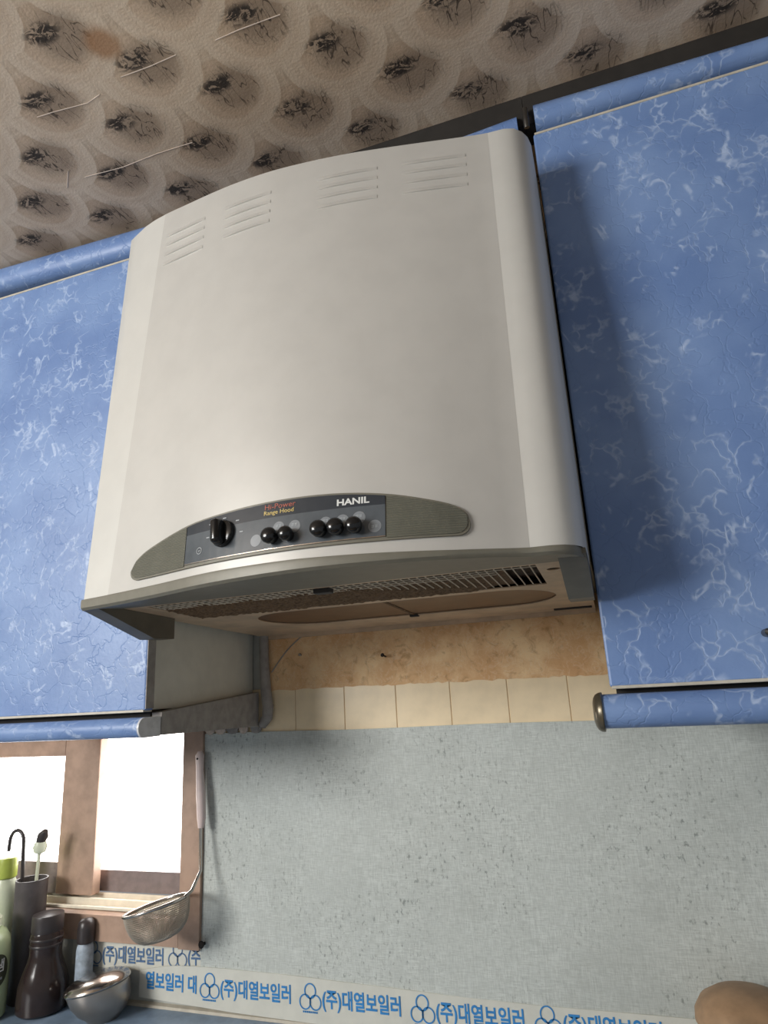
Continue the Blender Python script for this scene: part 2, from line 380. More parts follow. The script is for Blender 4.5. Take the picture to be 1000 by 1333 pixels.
# ---------------------------------------------------------------- vinyl splash sheet and tape
def wavy_sheet(x0, x1, zb, zt_, y, nx=60, nz=18, amp=0.0012):
    bm = bmesh.new(); front = []; back = []
    for j in range(nz + 1):
        rf, rb = [], []
        for i in range(nx + 1):
            X = x0 + (x1 - x0) * i / nx; lo, hi = zb(X), zt_(X); Z = lo + (hi - lo) * j / nz
            h = amp * (math.sin(9 * X + 4 * Z) * math.sin(13 * Z + 3 * X) + 0.4 * math.sin(37 * X) * math.sin(29 * Z))
            rf.append(bm.verts.new((X, y - 0.0012 + h - amp, Z))); rb.append(bm.verts.new((X, y + 0.0002, Z)))
        front.append(rf); back.append(rb)
    for j in range(nz):
        for i in range(nx):
            bm.faces.new((front[j][i], front[j][i + 1], front[j + 1][i + 1], front[j + 1][i])); bm.faces.new((back[j][i], back[j + 1][i], back[j + 1][i + 1], back[j][i + 1]))
    for i in range(nx):
        bm.faces.new((front[0][i], back[0][i], back[0][i + 1], front[0][i + 1])); bm.faces.new((front[nz][i], front[nz][i + 1], back[nz][i + 1], back[nz][i]))
    for j in range(nz):
        bm.faces.new((front[j][0], front[j + 1][0], back[j + 1][0], back[j][0])); bm.faces.new((front[j][nx], back[j][nx], back[j + 1][nx], front[j + 1][nx]))
    return bm
sheet = obj('splash_sheet', wavy_sheet(-0.4215, 1.20, lambda X: 0.975, lambda X: 1.4005 + 0.0008 * math.sin(14 * X), -0.0032), 'vinyl', smooth=True)
tag(sheet, 'grey linen-look vinyl sheet covering the wall between counter and tile row', 'wall covering')

def flat_on_wall(bm, cx, y, cz, rot=0.0):
    c_, s_ = math.cos(rot), math.sin(rot)
    for v in bm.verts:
        X, Z, d = v.co.x, v.co.y, v.co.z
        v.co = Vector((cx + X * c_ - Z * s_, y - d, cz + X * s_ + Z * c_))
    return bm
def emblem(bm, sc=1.0):
    for cx, cy in ((0, 0.0085), (-0.0078, -0.005), (0.0078, -0.005)): ring2d(bm, cx * sc, cy * sc, 0.0082 * sc, 0.0088 * sc, 0.0016 * sc, 22)
    return bm
def tape_strip(x0, x1, zb, zt_, y, label, marks, ink, tilt, sub):
    t = obj('printed_tape', wavy_sheet(x0, x1, zb, zt_, y, 50, 3, 0.0003), 'tape')
    tag(t, label, 'tape')
    yy = y - 0.0022
    for (mx, mz, full) in marks:
        words = full if isinstance(full, str) else '(주)대열보일러'[:full + 1]
        if not isinstance(full, str):
            obj('printed_emblem', flat_on_wall(emblem(bmesh.new(), 1.15), mx, yy, mz, tilt), ink, t)
            b = bmesh.new()
            for q in range(8): box(b, (-0.013 + q * 0.0033, -0.0205, 0), (-0.0107 + q * 0.0033, -0.0180, 0.0003))
            obj('small_print', flat_on_wall(b, mx, yy, mz, tilt), ink, t)
        tb = text_bm(words, 0.0282, 0.0006, 0.0002, 0.77)
        xs = [v.co.x for v in tb.verts]; lo = min(xs)
        for v in tb.verts: v.co.x -= lo
        obj('printed_words', flat_on_wall(tb, mx + 0.021, yy, mz - 0.001, tilt), ink, t)
    return t
tape_strip(-0.545, 0.62, lambda X: lerp([(-.545, .9705), (-.51, .9698), (-.36, .9637), (-.216, .9615), (.1, .962), (.62, .964)], X), lambda X: lerp([(-.545, 1.0115), (-.5, 1.0195), (-.4687, 1.0235), (-.4147, 1.0249), (-.359, 1.0254), (-.248, 1.0245), (-.154, 1.0218), (-.061, 1.0196), (.031, 1.0168), (.143, 1.0154), (.30, 1.0166), (.62, 1.017)], X), -0.0058,
           'white tape with blue print along the wall foot under the grey vinyl sheet', [(-0.552, 0.997, '열보일러 대'), (-0.402, 0.997, 8), (-0.2158, 0.996, 8), (-0.0297, 0.995, 8), (0.1556, 0.996, 8)], 'inkblue', 0.0, True)
tape_strip(-0.70, -0.4235, lambda X: 1.008, lambda X: lerp([(-.70, 1.0475), (-.675, 1.0478), (-.53, 1.0515), (-.42, 1.0518)], X), -0.0003,
           'shorter white tape with blue-grey print just below the brown window frame', [(-0.652, 1.029, 8), (-0.471, 1.036, 3)], 'inknavy', 0.02, True)

# ---------------------------------------------------------------- counter, base unit
ct = obj('worktop', B((W0 + 0.01, -0.60, 0.915), (W1 - 0.01, -0.0005, 0.957), 0.004), 'counter'); tag(ct, 'blue-grey laminate worktop running along the back wall', 'worktop')
cb = obj('upstand_bead', prism(bmesh.new(), [(-0.0005, 0.9572), (-0.0088, 0.9572), (-0.0080, 0.9612), (-0.0005, 0.963)], 'x', -0.60, 1.2), 'cream_edge', ct)
bc = thing('base_cabinet', (0, -0.3, 0), 'blue base unit standing below the worktop', 'cabinet')
obj('carcass', B((W0 + 0.02, -0.55, 0.0), (W1 - 0.02, -0.005, 0.9145)), 'carcass', bc)
for i in range(6):
    x0 = W0 + 0.02 + i * 0.54
    obj('door', B((x0 + 0.003, -0.57, 0.1), (x0 + 0.537, -0.551, 0.90), 0.002), 'blue', bc)

# ---------------------------------------------------------------- wall cabinets
def bullnose(y_front, z0, z1, depth, n=8):
    h = (z1 - z0) / 2; rr = h * 0.96
    p = [(y_front + depth, z0)]
    p += [(y_front + rr + rr * math.cos(a_), (z0 + z1) / 2 + h * math.sin(a_)) for a_ in [-PI / 2 - PI * i / n for i in range(n + 1)]]
    p += [(y_front + depth, z1)]
    return p
def wall_cabinet(x0, x1, side, label, zp0, zp1):
    cab = thing('wall_cabinet', ((x0 + x1) / 2, -0.15, 1.452), label, 'cabinet')
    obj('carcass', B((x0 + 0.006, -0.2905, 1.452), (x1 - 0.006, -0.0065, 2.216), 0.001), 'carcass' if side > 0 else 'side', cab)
    d = obj('door', B((x0, -0.31, 1.4515), (x1, -0.292, 2.2085), 0.0025), 'blue', cab)
    obj('edge_band', B((x0 + 0.002, -0.3112, 1.4495), (x1 - 0.002, -0.2925, 1.4530), 0.0006, 1), 'cream_edge', d)
    obj('edge_band', B((x0 + 0.002, -0.3112, 2.2060), (x1 - 0.002, -0.2925, 2.2096), 0.0006, 1), 'cream_edge', d)
    # bow handle near the foot of the door
    hx = x0 + 0.162 if side > 0 else x0 + 0.03
    hb = bmesh.new(); pp = [(hx, -0.311, 1.4985), (hx, -0.328, 1.4985), (hx + 0.006, -0.334, 1.4985), (hx + 0.09, -0.334, 1.4985), (hx + 0.096, -0.328, 1.4985), (hx + 0.096, -0.311, 1.4985)]
    obj('handle', tube(hb, pp, 0.0042, 10), 'steel_dark', d, True, 'dark metal bow handle')
    # light rail under the cabinet, rounded front, with an end cap
    ex = x0 - 0.0205 if side > 0 else x1 + 0.013
    a_, b_ = (ex + 0.0095, x1) if side > 0 else (x0, ex - 0.003)
    rail = obj('light_rail', prism(bmesh.new(), bullnose(-0.338, zp0, zp1, 0.046), 'x', a_, b_), 'blue', cab, True)
    zc, h = (zp0 + zp1) / 2, (zp1 - zp0) / 2
    if side > 0:
        cb_ = bmesh.new(); prev = None
        base = bullnose(-0.341, zp0 - 0.0035, zp1 + 0.0025, 0.050)
        for dx, kk in ((0.0, 0.50), (0.0012, 0.72), (0.0035, 0.90), (0.0065, 0.98), (0.0095, 1.0), (0.0105, 0.97)):
            row = [cb_.verts.new((ex + dx, -0.316 + (y_ + 0.316) * kk, zc + (z_ - zc) * kk)) for y_, z_ in base]
            if prev:
                for q in range(len(row)): cb_.faces.new((prev[q], row[q], row[(q + 1) % len(row)], prev[(q + 1) % len(row)]))
            else: cb_.faces.new(row)
            prev = row
        cb_.faces.new(prev[::-1])
        obj('end_cap', cb_, 'bronze', rail, True, 'bronze end cap of the light rail')
    else:
        obj('end_cap', prism(bmesh.new(), bullnose(-0.3384, zp0 - 0.0003, zp1 + 0.0003, 0.0466), 'x', ex - 0.003, ex), 'cap', rail, True, 'white end cap of the light rail')
        obj('edge_band', B((x1 - 0.0005, -0.3095, 1.454), (x1 + 0.0006, -0.2925, 2.206)), 'sealer', d, False, 'grey-brown upright edge of the door')
    obj('under_board', B((x0 + 0.006, -0.2905, zp1 - 0.004), (x1 - 0.006, -0.0065, 1.4515)), 'gap_shade', cab)  # dark colour paints the shade in the gap above the light rail
    return cab
left = wall_cabinet(-0.765, -0.315, -1, 'blue marbled wall cabinet left of the range hood, above the window', 1.4165, 1.4425)
right = wall_cabinet(0.3053, 0.765, 1, 'blue marbled wall cabinet right of the range hood, with a bow handle', 1.4090, 1.4440)
# sealing strip at the foot and back of the left cabinet's side
obj('gap_shade_strip', B((0.3045, -0.290, 1.56), (0.3108, -0.272, 2.21)), 'gap_shade', right)  # dark strip added to paint the shade in the slit beside the hood
obj('sealing_strip', prism(bmesh.new(), [(-0.288, 1.417), (-0.288, 1.448), (-0.016, 1.470), (-0.016, 1.410), (-0.03, 1.412)], 'x', -0.3205, -0.3035), 'sealer', left)
prof = []
bm = bmesh.new(); tube(bm, [(-0.294, -0.014, 1.575), (-0.293, -0.0135, 1.52), (-0.290, -0.013, 1.47), (-0.286, -0.013, 1.445), (-0.288, -0.013, 1.425), (-0.299, -0.013, 1.412)], [0.009, 0.009, 0.010, 0.0105, 0.010, 0.008], 10)
obj('sealing_bead', bm, 'sealer', left, True)
# torn edge hanging below it
for i, (cx, w, mt) in enumerate(((-0.312, 0.022, 'sealer'), (-0.338, 0.018, 'curl'), (-0.361, 0.024, 'sealer'), (-0.386, 0.022, 'curl'), (-0.408, 0.02, 'curl'))):
    pl = [(cx - w / 2, 1.418)] + [(cx + w / 2 * math.cos(a_), 1.409 + 0.010 * math.sin(a_)) for a_ in [PI + PI * j / 8 for j in range(9)]] + [(cx + w / 2, 1.418)]
    bm = bmesh.new(); inner = [(cx + (x_ - cx) * 0.72, 1.418 + (z_ - 1.418) * 0.72) for x_, z_ in pl]
    prism(bm, pl[::-1], 'y', -0.0115, -0.0075)
    prism(bm, inner[::-1], 'y', -0.0135, -0.0115)
    obj('paper_curl', bm, mt, wall)

# crown mouldings under the ceiling
cr = thing('crown_moulding', (-0.25, -0.3, 2.225), 'blue crown moulding above the left cabinet, running on behind the hood', 'moulding')
bm = bmesh.new(); n = 10
prof = bullnose(-0.316, 0.0, 1.0, 0.035)
prof = [(-0.281 if i in (0, len(prof) - 1) else -0.316 + 0.020 * (1 - math.cos(math.asin(max(-1, min(1, (z_ - 0.5) * 2))))), z_) for i, (y_, z_) in enumerate(prof)]
for i in range(24): pass
prev = None; N = 24
for i in range(N + 1):
    X = -0.80 + 1.086 * i / N
    hi = lerp([(-0.80, 2.2860), (-0.338, 2.2715), (0.0, 2.2490), (0.19, 2.2450), (0.286, 2.2520)], X); lo = lerp([(-0.80, 2.2385), (-0.684, 2.2337), (-0.384, 2.2205), (-0.2, 2.2165), (0.3, 2.2165)], X)
    row = [bm.verts.new((X, y_, lo + (hi - lo) * z_)) for y_, z_ in prof]
    if prev:
        for q in range(len(row)): bm.faces.new((prev[q], row[q], row[(q + 1) % len(row)], prev[(q + 1) % len(row)]))
    else: bm.faces.new(row)
    prev = row
bm.faces.new(prev[::-1])
obj('moulding', bm, 'blue', cr, True)
obj('gap_shade_board', B((-0.16, -0.303, 2.235), (0.296, -0.262, 2.2866)), 'gap_shade', cr)  # dark board added to paint the shaded gap between moulding and ceiling
cr2 = thing('crown_moulding', (0.5, -0.3, 2.225), 'blue crown moulding above the right cabinet, starting at a metal end cap', 'moulding')
bm = prism(bmesh.new(), [(y_, 2.2165 + (2.2645 - 2.2165) * z_) for y_, z_ in prof], 'x', 0.3105, 0.80)
for v in bm.verts:
    z_ = (v.co.z - 2.2165) / 0.048; v.co.z += (v.co.x - 0.31) * (0.012 * (1 - z_) - 0.042 * z_)
obj('moulding', bm, 'blue', cr2, True)
obj('end_cap', tube(bmesh.new(), [(0.2985, -0.311, 2.222), (0.2985, -0.314, 2.230), (0.2985, -0.314, 2.246), (0.2985, -0.310, 2.255)], 0.0042, 10), 'steel_dark', cr2, True, 'upright metal end cap')
obj('gap_shade_board', B((0.2965, -0.303, 2.235), (0.80, -0.262, 2.2866)), 'gap_shade', cr2)  # painted gap shade continued above the right moulding

# ---------------------------------------------------------------- range hood
YT = [(-.308, -.400), (-.25, -.4235), (-.17, -.437), (-.10, -.4455), (-.04, -.448), (.016, -.445), (.07, -.439), (.12, -.4305), (.17, -.421), (.218, -.4115), (.25, -.406), (.272, -.405), (.284, -.401), (.293, -.3925), (.299, -.381), (.302, -.366)]
YB = [(-.308, -.446), (-.25, -.458), (-.17, -.479), (-.10, -.500), (-.04, -.512), (.016, -.517), (.07, -.515), (.12, -.508), (.17, -.496), (.218, -.478), (.25, -.4655), (.272, -.4645), (.284, -.4605), (.293, -.452), (.299, -.4405), (.302, -.426)]
ZL = [(-.308, 1.5905), (-.07, 1.593), (.03, 1.5925), (.106, 1.5905), (.18, 1.588), (.25, 1.587), (.302, 1.5868)]   # top of the lip
ZB = [(-.308, 1.577), (-.18, 1.5775), (.04, 1.5795), (.22, 1.5795), (.25, 1.5785), (.302, 1.5775)]                                   # foot of the lip
def smooth_curve(T, x):   # Catmull-Rom through the table
    if x <= T[0][0]: return T[0][1]
    if x >= T[-1][0]: return T[-1][1]
    for i in range(len(T) - 1):
        if x <= T[i + 1][0]: break
    (x1, y1), (x2, y2) = T[i], T[i + 1]
    m = lambda j: ((T[min(j + 1, len(T) - 1)][1] - T[max(j - 1, 0)][1]) / (T[min(j + 1, len(T) - 1)][0] - T[max(j - 1, 0)][0]))
    h = x2 - x1; t = (x - x1) / h; m1, m2 = m(i) * h, m(i + 1) * h
    if x1 >= 0.2499: return y1 + (y2 - y1) * t
    return (2 * t ** 3 - 3 * t * t + 1) * y1 + (t ** 3 - 2 * t * t + t) * m1 + (-2 * t ** 3 + 3 * t * t) * y2 + (t ** 3 - t * t) * m2
def ztop(x): return 2.147 - 0.025 * x
def S(x, z):
    t = (ztop(x) - z) / (ztop(x) - 1.59); return smooth_curve(YT, x) * (1 - t) + smooth_curve(YB, x) * t
def crease_l(z): return -0.221 - 0.040 * (2.15 - z) / 0.56
hood = thing('range_hood', (0, -0.2, 1.55), 'light grey bow-fronted range hood between the two blue cabinets', 'range hood')

def skin(x_of, nx, off, zlo, nz=14):
    bm = bmesh.new(); F, Bk = [], []
    for j in range(nz + 1):
        rf, rb = [], []
        for i in range(nx + 1):
            t = j / nz; X0 = x_of(i / nx, 2.15); z = zlo(X0) + (ztop(X0) - zlo(X0)) * t; X = x_of(i / nx, z)
            y = S(X, z); rf.append(bm.verts.new((X, y - off, z))); rb.append(bm.verts.new((X, y + 0.004, z)))
        F.append(rf); Bk.append(rb)
    for j in range(nz):
        for i in range(nx):
            bm.faces.new((F[j][i], F[j][i + 1], F[j + 1][i + 1], F[j + 1][i])); bm.faces.new((Bk[j][i], Bk[j + 1][i], Bk[j + 1][i + 1], Bk[j][i + 1]))
    for i in range(nx):
        bm.faces.new((F[0][i], Bk[0][i], Bk[0][i + 1], F[0][i + 1])); bm.faces.new((F[nz][i], F[nz][i + 1], Bk[nz][i + 1], Bk[nz][i]))
    for j in range(nz):
        bm.faces.new((F[j][0], F[j + 1][0], Bk[j + 1][0], Bk[j][0])); bm.faces.new((F[j][nx], Bk[j][nx], Bk[j + 1][nx], F[j + 1][nx]))
    return bm
zl = lambda X: lerp(ZL, X) + 0.0003
front = obj('front_panel', skin(lambda s, z: crease_l(z) + (0.2514 - crease_l(z)) * s, 48, 0.00015, zl), 'hood', hood, True)
def side_skin(left_side):
    bm = bmesh.new(); nz = 14; rows = []
    for j in range(nz + 1):
        row = []
        xs = [None] * 5 if left_side else [0.2512, 0.262, 0.272, 0.278, 0.284, 0.2885, 0.293, 0.296, 0.299, 0.3005, 0.302]
        for i, X in enumerate(xs):
            if left_side:
                z = 1.5908 + (2.155 - 1.5908) * j / nz; c_ = crease_l(z) + 0.0004; X = c_ + (-0.306 - c_) * i / 4
            z = zl(X) + (ztop(X) - zl(X)) * j / nz
            row.append((X, S(X, z), z))
        X, y, z = row[-1]
        if left_side: row.append((-0.308, y + 0.003, z))
        row.append((X + (-0.002 if left_side else 0.0), -0.3155, z))
        rows.append([bm.verts.new(q) for q in row])
    for a_, b_ in zip(rows, rows[1:]):
        for i in range(len(a_) - 1): bm.faces.new((a_[i], a_[i + 1], b_[i + 1], b_[i]))
    return bm
obj('side_panel', side_skin(True), 'hood_side_lit', hood, True)
obj('side_panel', side_skin(False), 'hood_side_lit', hood, True)
# top plate and rear body between the cabinets
bm = bmesh.new()
xs = [-0.307 + 0.608 * i / 40 for i in range(41)]
pl = [(X, S(X, ztop(X)) + 0.0045) for X in xs] + [(0.301, -0.317), (-0.307, -0.317)]
prism(bm, pl, 'z', 0, 0.004)
for v in bm.verts: v.co.z += ztop(v.co.x) - 0.0055
obj('top_plate', bm, 'hood', hood)
obj('rear_body', B((-0.302, -0.3152, 1.5935), (0.3030, -0.0045, 2.13)), 'trim', hood)
# grey bottom trim: lip, front flange, two side wedges
bm = bmesh.new(); cols = []
xs = [-0.308 + 0.61 * i / 60 for i in range(61)]
for X in xs:
    yb = S(X, 1.59) - 0.0022; t0, b0 = lerp(ZL, X), lerp(ZB, X)
    yi = max(-0.4035, yb + 0.012)
    cols.append([bm.verts.new(q) for q in ((X, yb, t0), (X, yb - 0.0008, t0 - 0.003), (X, yb - 0.0004, b0 + 0.003), (X, yb + 0.003, b0), (X, yi, 1.5815), (X, yi, 1.5875), (X, yb + 0.006, t0))])
for a_, b_ in zip(cols, cols[1:]):
    for i in range(7): bm.faces.new((a_[i], a_[(i + 1) % 7], b_[(i + 1) % 7], b_[i]))
bm.faces.new(cols[0]); bm.faces.new(cols[-1][::-1])
trim = obj('bottom_trim', bm, 'trim', hood, True)
wl = [(-0.4455, 1.5900), (-0.4455, 1.5775), (-0.440, 1.5765), (-0.337, 1.5472), (-0.333, 1.547), (-0.2925, 1.5490), (-0.2925, 1.5878)]
obj('trim_cheek', prism(bmesh.new(), wl, 'x', -0.308, -0.2835), 'trim_in', trim)
wr = [(-0.438, 1.5866), (-0.438, 1.5812), (-0.432, 1.5790), (-0.337, 1.5490), (-0.2925, 1.5505), (-0.2925, 1.5865)]
obj('trim_cheek', prism(bmesh.new(), wr, 'x', 0.2745, 0.302), 'trim_in', trim)
# underside panel with filter opening and lamp slot
def zu(y): return 1.570 - (y + 0.03) * 0.0324
outer = [(-0.283, -0.408), (0.2745, -0.408), (0.2745, -0.30), (0.2965, -0.289), (0.2965, -0.005), (-0.300, -0.005), (-0.300, -0.289), (-0.283, -0.30)]
filt = [(-0.252, -0.396), (0.248, -0.396), (0.248, -0.272), (-0.252, -0.272)]
rl = 0.073
lamp = arc(-0.125, -0.183, rl, PI / 2, 3 * PI / 2, 14) + arc(0.178, -0.183, rl, -PI / 2, PI / 2, 14)
hole = arc(0.264, -0.362, 0.0075, 0, 2 * PI * 15 / 16, 15)
bm = plate([outer, filt, lamp, hole], 0.002)
for v in bm.verts: v.co.z += zu(v.co.y) + 0.001
under = obj('underside_panel', bm, 'under', hood)
big = arc(-0.125, -0.183, rl + 0.004, PI / 2, 3 * PI / 2, 14); big2 = arc(0.178, -0.183, rl + 0.004, -PI / 2, PI / 2, 14)
for pl in (big + [(0.0238, -0.260), (0.0238, -0.106)], [(0.0262, -0.260)] + big2 + [(0.0262, -0.106)]):
    bm = plate([pl], 0.0016)
    for v in bm.verts: v.co.z += zu(v.co.y) + 0.0031
    obj('lamp_cover', bm, 'lens', under, False, 'brown stained lamp cover')
obj('lamp_divider', prism(bmesh.new(), [(-0.256, zu(-0.256) + 0.0012), (-0.110, zu(-0.110) + 0.0012), (-0.110, zu(-0.110) + 0.0042), (-0.256, zu(-0.256) + 0.0042)], 'x', 0.0225, 0.0275), 'grease', under)
obj('lamp_catch', B((0.019, -0.1105, 1.5705), (0.033, -0.101, 1.5745), 0.001), 'blackm', under)
bm = bmesh.new(); nx, ny = 110, 26; rows = []
for j in range(ny + 1):
    rows.append([bm.verts.new((-0.262 + 0.52 * i / nx, -0.402 + 0.134 * j / ny, 1.5905 + random.uniform(-0.0015, 0.0012))) for i in range(nx + 1)])
for j in range(ny):
    for i in range(nx): bm.faces.new((rows[j][i], rows[j][i + 1], rows[j + 1][i + 1], rows[j + 1][i]))
obj('grease_filter', bm, 'filter', under)
wire_me = None
for i in range(51):
    x0 = -0.249 + i * 0.0098
    if wire_me is None:
        t = obj('grille_wire', tube(bmesh.new(), [(0, -0.399, zu(-0.399) + 0.0018), (0, -0.335, zu(-0.335) + 0.0018), (0, -0.269, zu(-0.269) + 0.0018)], 0.00085, 5), 'wire'); wire_me = t.data
    else:
        t = bpy.data.objects.new('grille_wire', wire_me); C.objects.link(t)
    t.location = (x0, 0, 0); t.parent = under
for y in (-0.3915, -0.380, -0.3685, -0.357):
    obj('cross_wire', tube(bmesh.new(), [(-0.253, y, zu(y) + 0.0018), (0.20 if y > -0.375 else 0.249, y, zu(y) + 0.0018)], 0.00085, 5), 'wire', under)
# grease fuzz over the wires towards the middle and back
bm = bmesh.new(); nx, ny = 120, 24; g = {}
for j in range(ny + 1):
    for i in range(nx + 1):
        X = -0.25 + 0.46 * i / nx; Yy = -0.362 + 0.090 * j / ny
        edge = min((0.17 - 0.09 * (1 - j / ny) - X + 0.03 * math.sin(60 * Yy)) / 0.03, (Yy + 0.362) / 0.010 + 0.4 * math.sin(90 * X), 1.0)
        g[i, j] = bm.verts.new((X, Yy, zu(Yy) + 0.0042 - max(0.0, min(1.0, edge)) * (0.0045 + random.uniform(-0.0012, 0.0012))))
for j in range(ny):
    for i in range(nx): bm.faces.new((g[i, j], g[i + 1, j], g[i + 1, j + 1], g[i, j + 1]))
o = obj('grease_fuzz', bm, 'grease', under); o['kind'] = 'stuff'
obj('filter_clip', B((-0.015, -0.392, 1.5765), (0.006, -0.377, 1.5835), 0.0015), 'blackm', under)
obj('rear_ledge', B((-0.298, -0.012, 1.563), (0.296, -0.0042, 1.5695)), 'under', under)
obj('rear_slot', B((0.235, -0.045, 1.5680), (0.292, -0.036, 1.5705)), 'blackm', under)

# louvres pressed into the front
def louvre(x0, x1, z):
    bm = bmesh.new(); n = 12; prev = None
    for i in range(n + 1):
        X = x0 + (x1 - x0) * i / n; e = min(1, 3.5 * min(i, n - i) / n) * 0.9 + 0.1
        zz = z - 0.025 * (X - x0) * 0.2; y = S(X, zz) - 0.0006
        row = [bm.verts.new((X, y + 0.0006, zz + 0.0045)), bm.verts.new((X, y - 0.0013 * e, zz + 0.0005)), bm.verts.new((X, y - 0.0015 * e, zz - 0.0008)), bm.verts.new((X, y + 0.0006, zz - 0.0016))]
        if prev:
            for q in range(3): bm.faces.new((prev[q], row[q], row[q + 1], prev[q + 1]))
        prev = row
    return bm
for x0, x1 in ((-0.2150, -0.142), (-0.108, -0.034), (0.031, 0.111), (0.142, 0.222)):
    for z in (2.108, 2.092, 2.0755, 2.059): obj('louvre', louvre(x0, x1, z), 'hood', front, False)

# control panel, built flat in (x,z) and wrapped on the bowed front
def wrap(bm, off=0.0, cx=0.0, cz=0.0):
    for v in bm.verts:
        X, Z, d = v.co.x + cx, v.co.y + cz, v.co.z
        v.co = Vector((X, S(X, Z) - off - d, Z))
    return bm
def cut(bm, step=0.012, x0=-0.24, x1=0.22):
    x = x0
    while x < x1:
        bmesh.ops.bisect_plane(bm, geom=bm.verts[:] + bm.edges[:] + bm.faces[:], plane_co=(x, 0, 0), plane_no=(1, 0, 0)); x += step
    return bm
def arch(x):   # top of the badge
    T = [(-.2185, 1.6137), (-.209, 1.6265), (-.1831, 1.6385), (-.1247, 1.6525), (-.0608, 1.6580), (-.0104, 1.6597), (.0352, 1.6595), (.0774, 1.6572), (.121, 1.6514), (.1548, 1.6436), (.1838, 1.6345), (.1963, 1.6256), (.1993, 1.6157)]
    return smooth_curve([(a_, b_) for a_, b_ in T], x) if x < 0.24 else 0
def foot(x): return 1.6022 + 0.0008 * math.cos(x * 9)
def badge(inset):
    N = 44; L, R_ = -0.2185 + inset, 0.1993 - inset
    top = []; bot = []
    for i in range(N + 1):
        t = (1 - math.cos(PI * i / N)) / 2; X = L + (R_ - L) * t
        top.append((X, arch(X) - inset)); 
        e = min(1.0, (X - L) / 0.012, (R_ - X) / 0.012); rr = 1 - math.sqrt(max(0, 1 - (1 - e) ** 2))
        bot.append((X, foot(X) + inset + (0.0115 - inset) * rr))
    return bot + top[::-1][1:-1]
ctl = obj('control_panel', wrap(cut(plate([badge(0.0)], 0.003)), 0.0015), 'trim', hood)
FL, FR = -0.1215, 0.1195
for a_, b_ in ((None, FL - 0.0012), (FR + 0.0012, None)):
    pl = [q for q in badge(0.0022) if (b_ is None or q[0] <= b_) and (a_ is None or q[0] >= a_)]
    if a_ is None: pl = [q for q in pl if q[1] < 1.61 or True]; pl.sort(key=lambda q: 0)
    # rebuild ordered outline
    N = 16; L = -0.2163 if a_ is None else FR + 0.0012; R_ = FL - 0.0012 if a_ is None else 0.1971
    bot, top = [], []
    for i in range(N + 1):
        t = (1 - math.cos(PI * i / N)) / 2; X = L + (R_ - L) * t
        dist = (X - L) if a_ is None else (R_ - X); e = min(1.0, dist / 0.012); rr = 1 - math.sqrt(max(0, 1 - (1 - e) ** 2))
        bot.append((X, foot(X) + 0.0022 + 0.0105 * rr)); top.append((X, arch(X) - 0.0022))
    obj('ribbed_wing', wrap(cut(plate([bot + top[::-1]], 0.001)), 0.0034), 'wing', ctl, False, 'ribbed olive-grey wing of the control panel')
def strip_poly(zlo, zhi, N=24):
    xs = [FL + (FR - FL) * i / N for i in range(N + 1)]
    return [(X, zlo(X)) for X in xs] + [(X, zhi(X)) for X in xs[::-1]]
split = lambda X: 1.6395 + 0.0015 * math.cos(X * 10)
face = obj('face_plate', wrap(cut(plate([strip_poly(lambda X: 1.6072, split)], 0.001)), 0.0036), 'face', ctl, False, 'glossy slate face plate')
band = obj('dark_band', wrap(cut(plate([strip_poly(split, lambda X: arch(X) - 0.0022)], 0.001)), 0.0036), 'faced', ctl, False, 'darker upper band of the face plate')
obj('chrome_line', wrap(cut(plate([strip_poly(lambda X: 1.6060, lambda X: 1.6071)], 0.001)), 0.0038), 'steel', ctl)
OFF = 0.0043
obj('lettering', wrap(text_bm('HANIL', 0.0095, 0.00028, 0.0002, 1.22), OFF, 0.0867, 1.6463), 'ink', ctl)
obj('lettering', wrap(text_bm('Hi-Power', 0.0082, 0.0, 0.0002, 1.15), OFF, 0.0062, 1.6527), 'inkred', ctl)
obj('lettering', wrap(text_bm('Range Hood', 0.0066, 0.0, 0.0002, 1.08), OFF, 0.0052, 1.6462), 'inkyel', ctl)
for (x, z) in ((0.0062, 1.6285), (0.0246, 1.6275), (0.0584, 1.6266), (0.0763, 1.6269), (0.0933, 1.6284), (-0.0209, 1.6181), (0.1092, 1.6177)):
    bm = bmesh.new(); lathe(bm, [(0.0066, 0), (0.0066, 0.0003)], n=20); obj('printed_disc', wrap(bm, OFF - 0.0003, x, z), 'disc', ctl)
for (x, z, w) in ((0.0062, 1.6305, '약풍'), (0.0246, 1.6295, '강풍'), (0.0584, 1.6290, '정지'), (0.0763, 1.6290, '연속'), (0.0933, 1.6300, '조명'), (0.1092, 1.6177, '표시')):
    b = bmesh.new()
    for q in range(2):     # two tiny illegible syllables on each disc
        for s in range(2): box(b, (-0.0032 + q * 0.0034, -0.0014 + s * 0.0016, 0), (-0.0006 + q * 0.0034, -0.0006 + s * 0.0016, 0.0002))
        box(b, (-0.0012 + q * 0.0034, -0.0014, 0), (-0.0006 + q * 0.0034, 0.0014, 0.0002))
    obj('tiny_print', wrap(b, OFF + 0.0001, x, z), 'inkgrey', ctl)
for (x, z) in ((-0.0871, 1.6321), (-0.0842, 1.6467), (-0.0647, 1.6505), (-0.0465, 1.6448), (-0.0403, 1.6312)):
    obj('dial_mark', wrap(box(bmesh.new(), (-0.0022, -0.0006, 0), (0.0022, 0.0006, 0.0002)), OFF, x, z), 'inkgrey', ctl)
b = ring2d(bmesh.new(), 0, 0, 0.0036, 0.0036, 0.0007, 20); box(b, (-0.0017, -0.0003, 0), (0.0017, 0.0003, 0.0003)); box(b, (-0.0004, -0.0019, 0), (0.0002, 0.0006, 0.0003))
obj('printed_symbol', wrap(b, OFF, -0.0989, 1.6190), 'inkgrey', ctl)
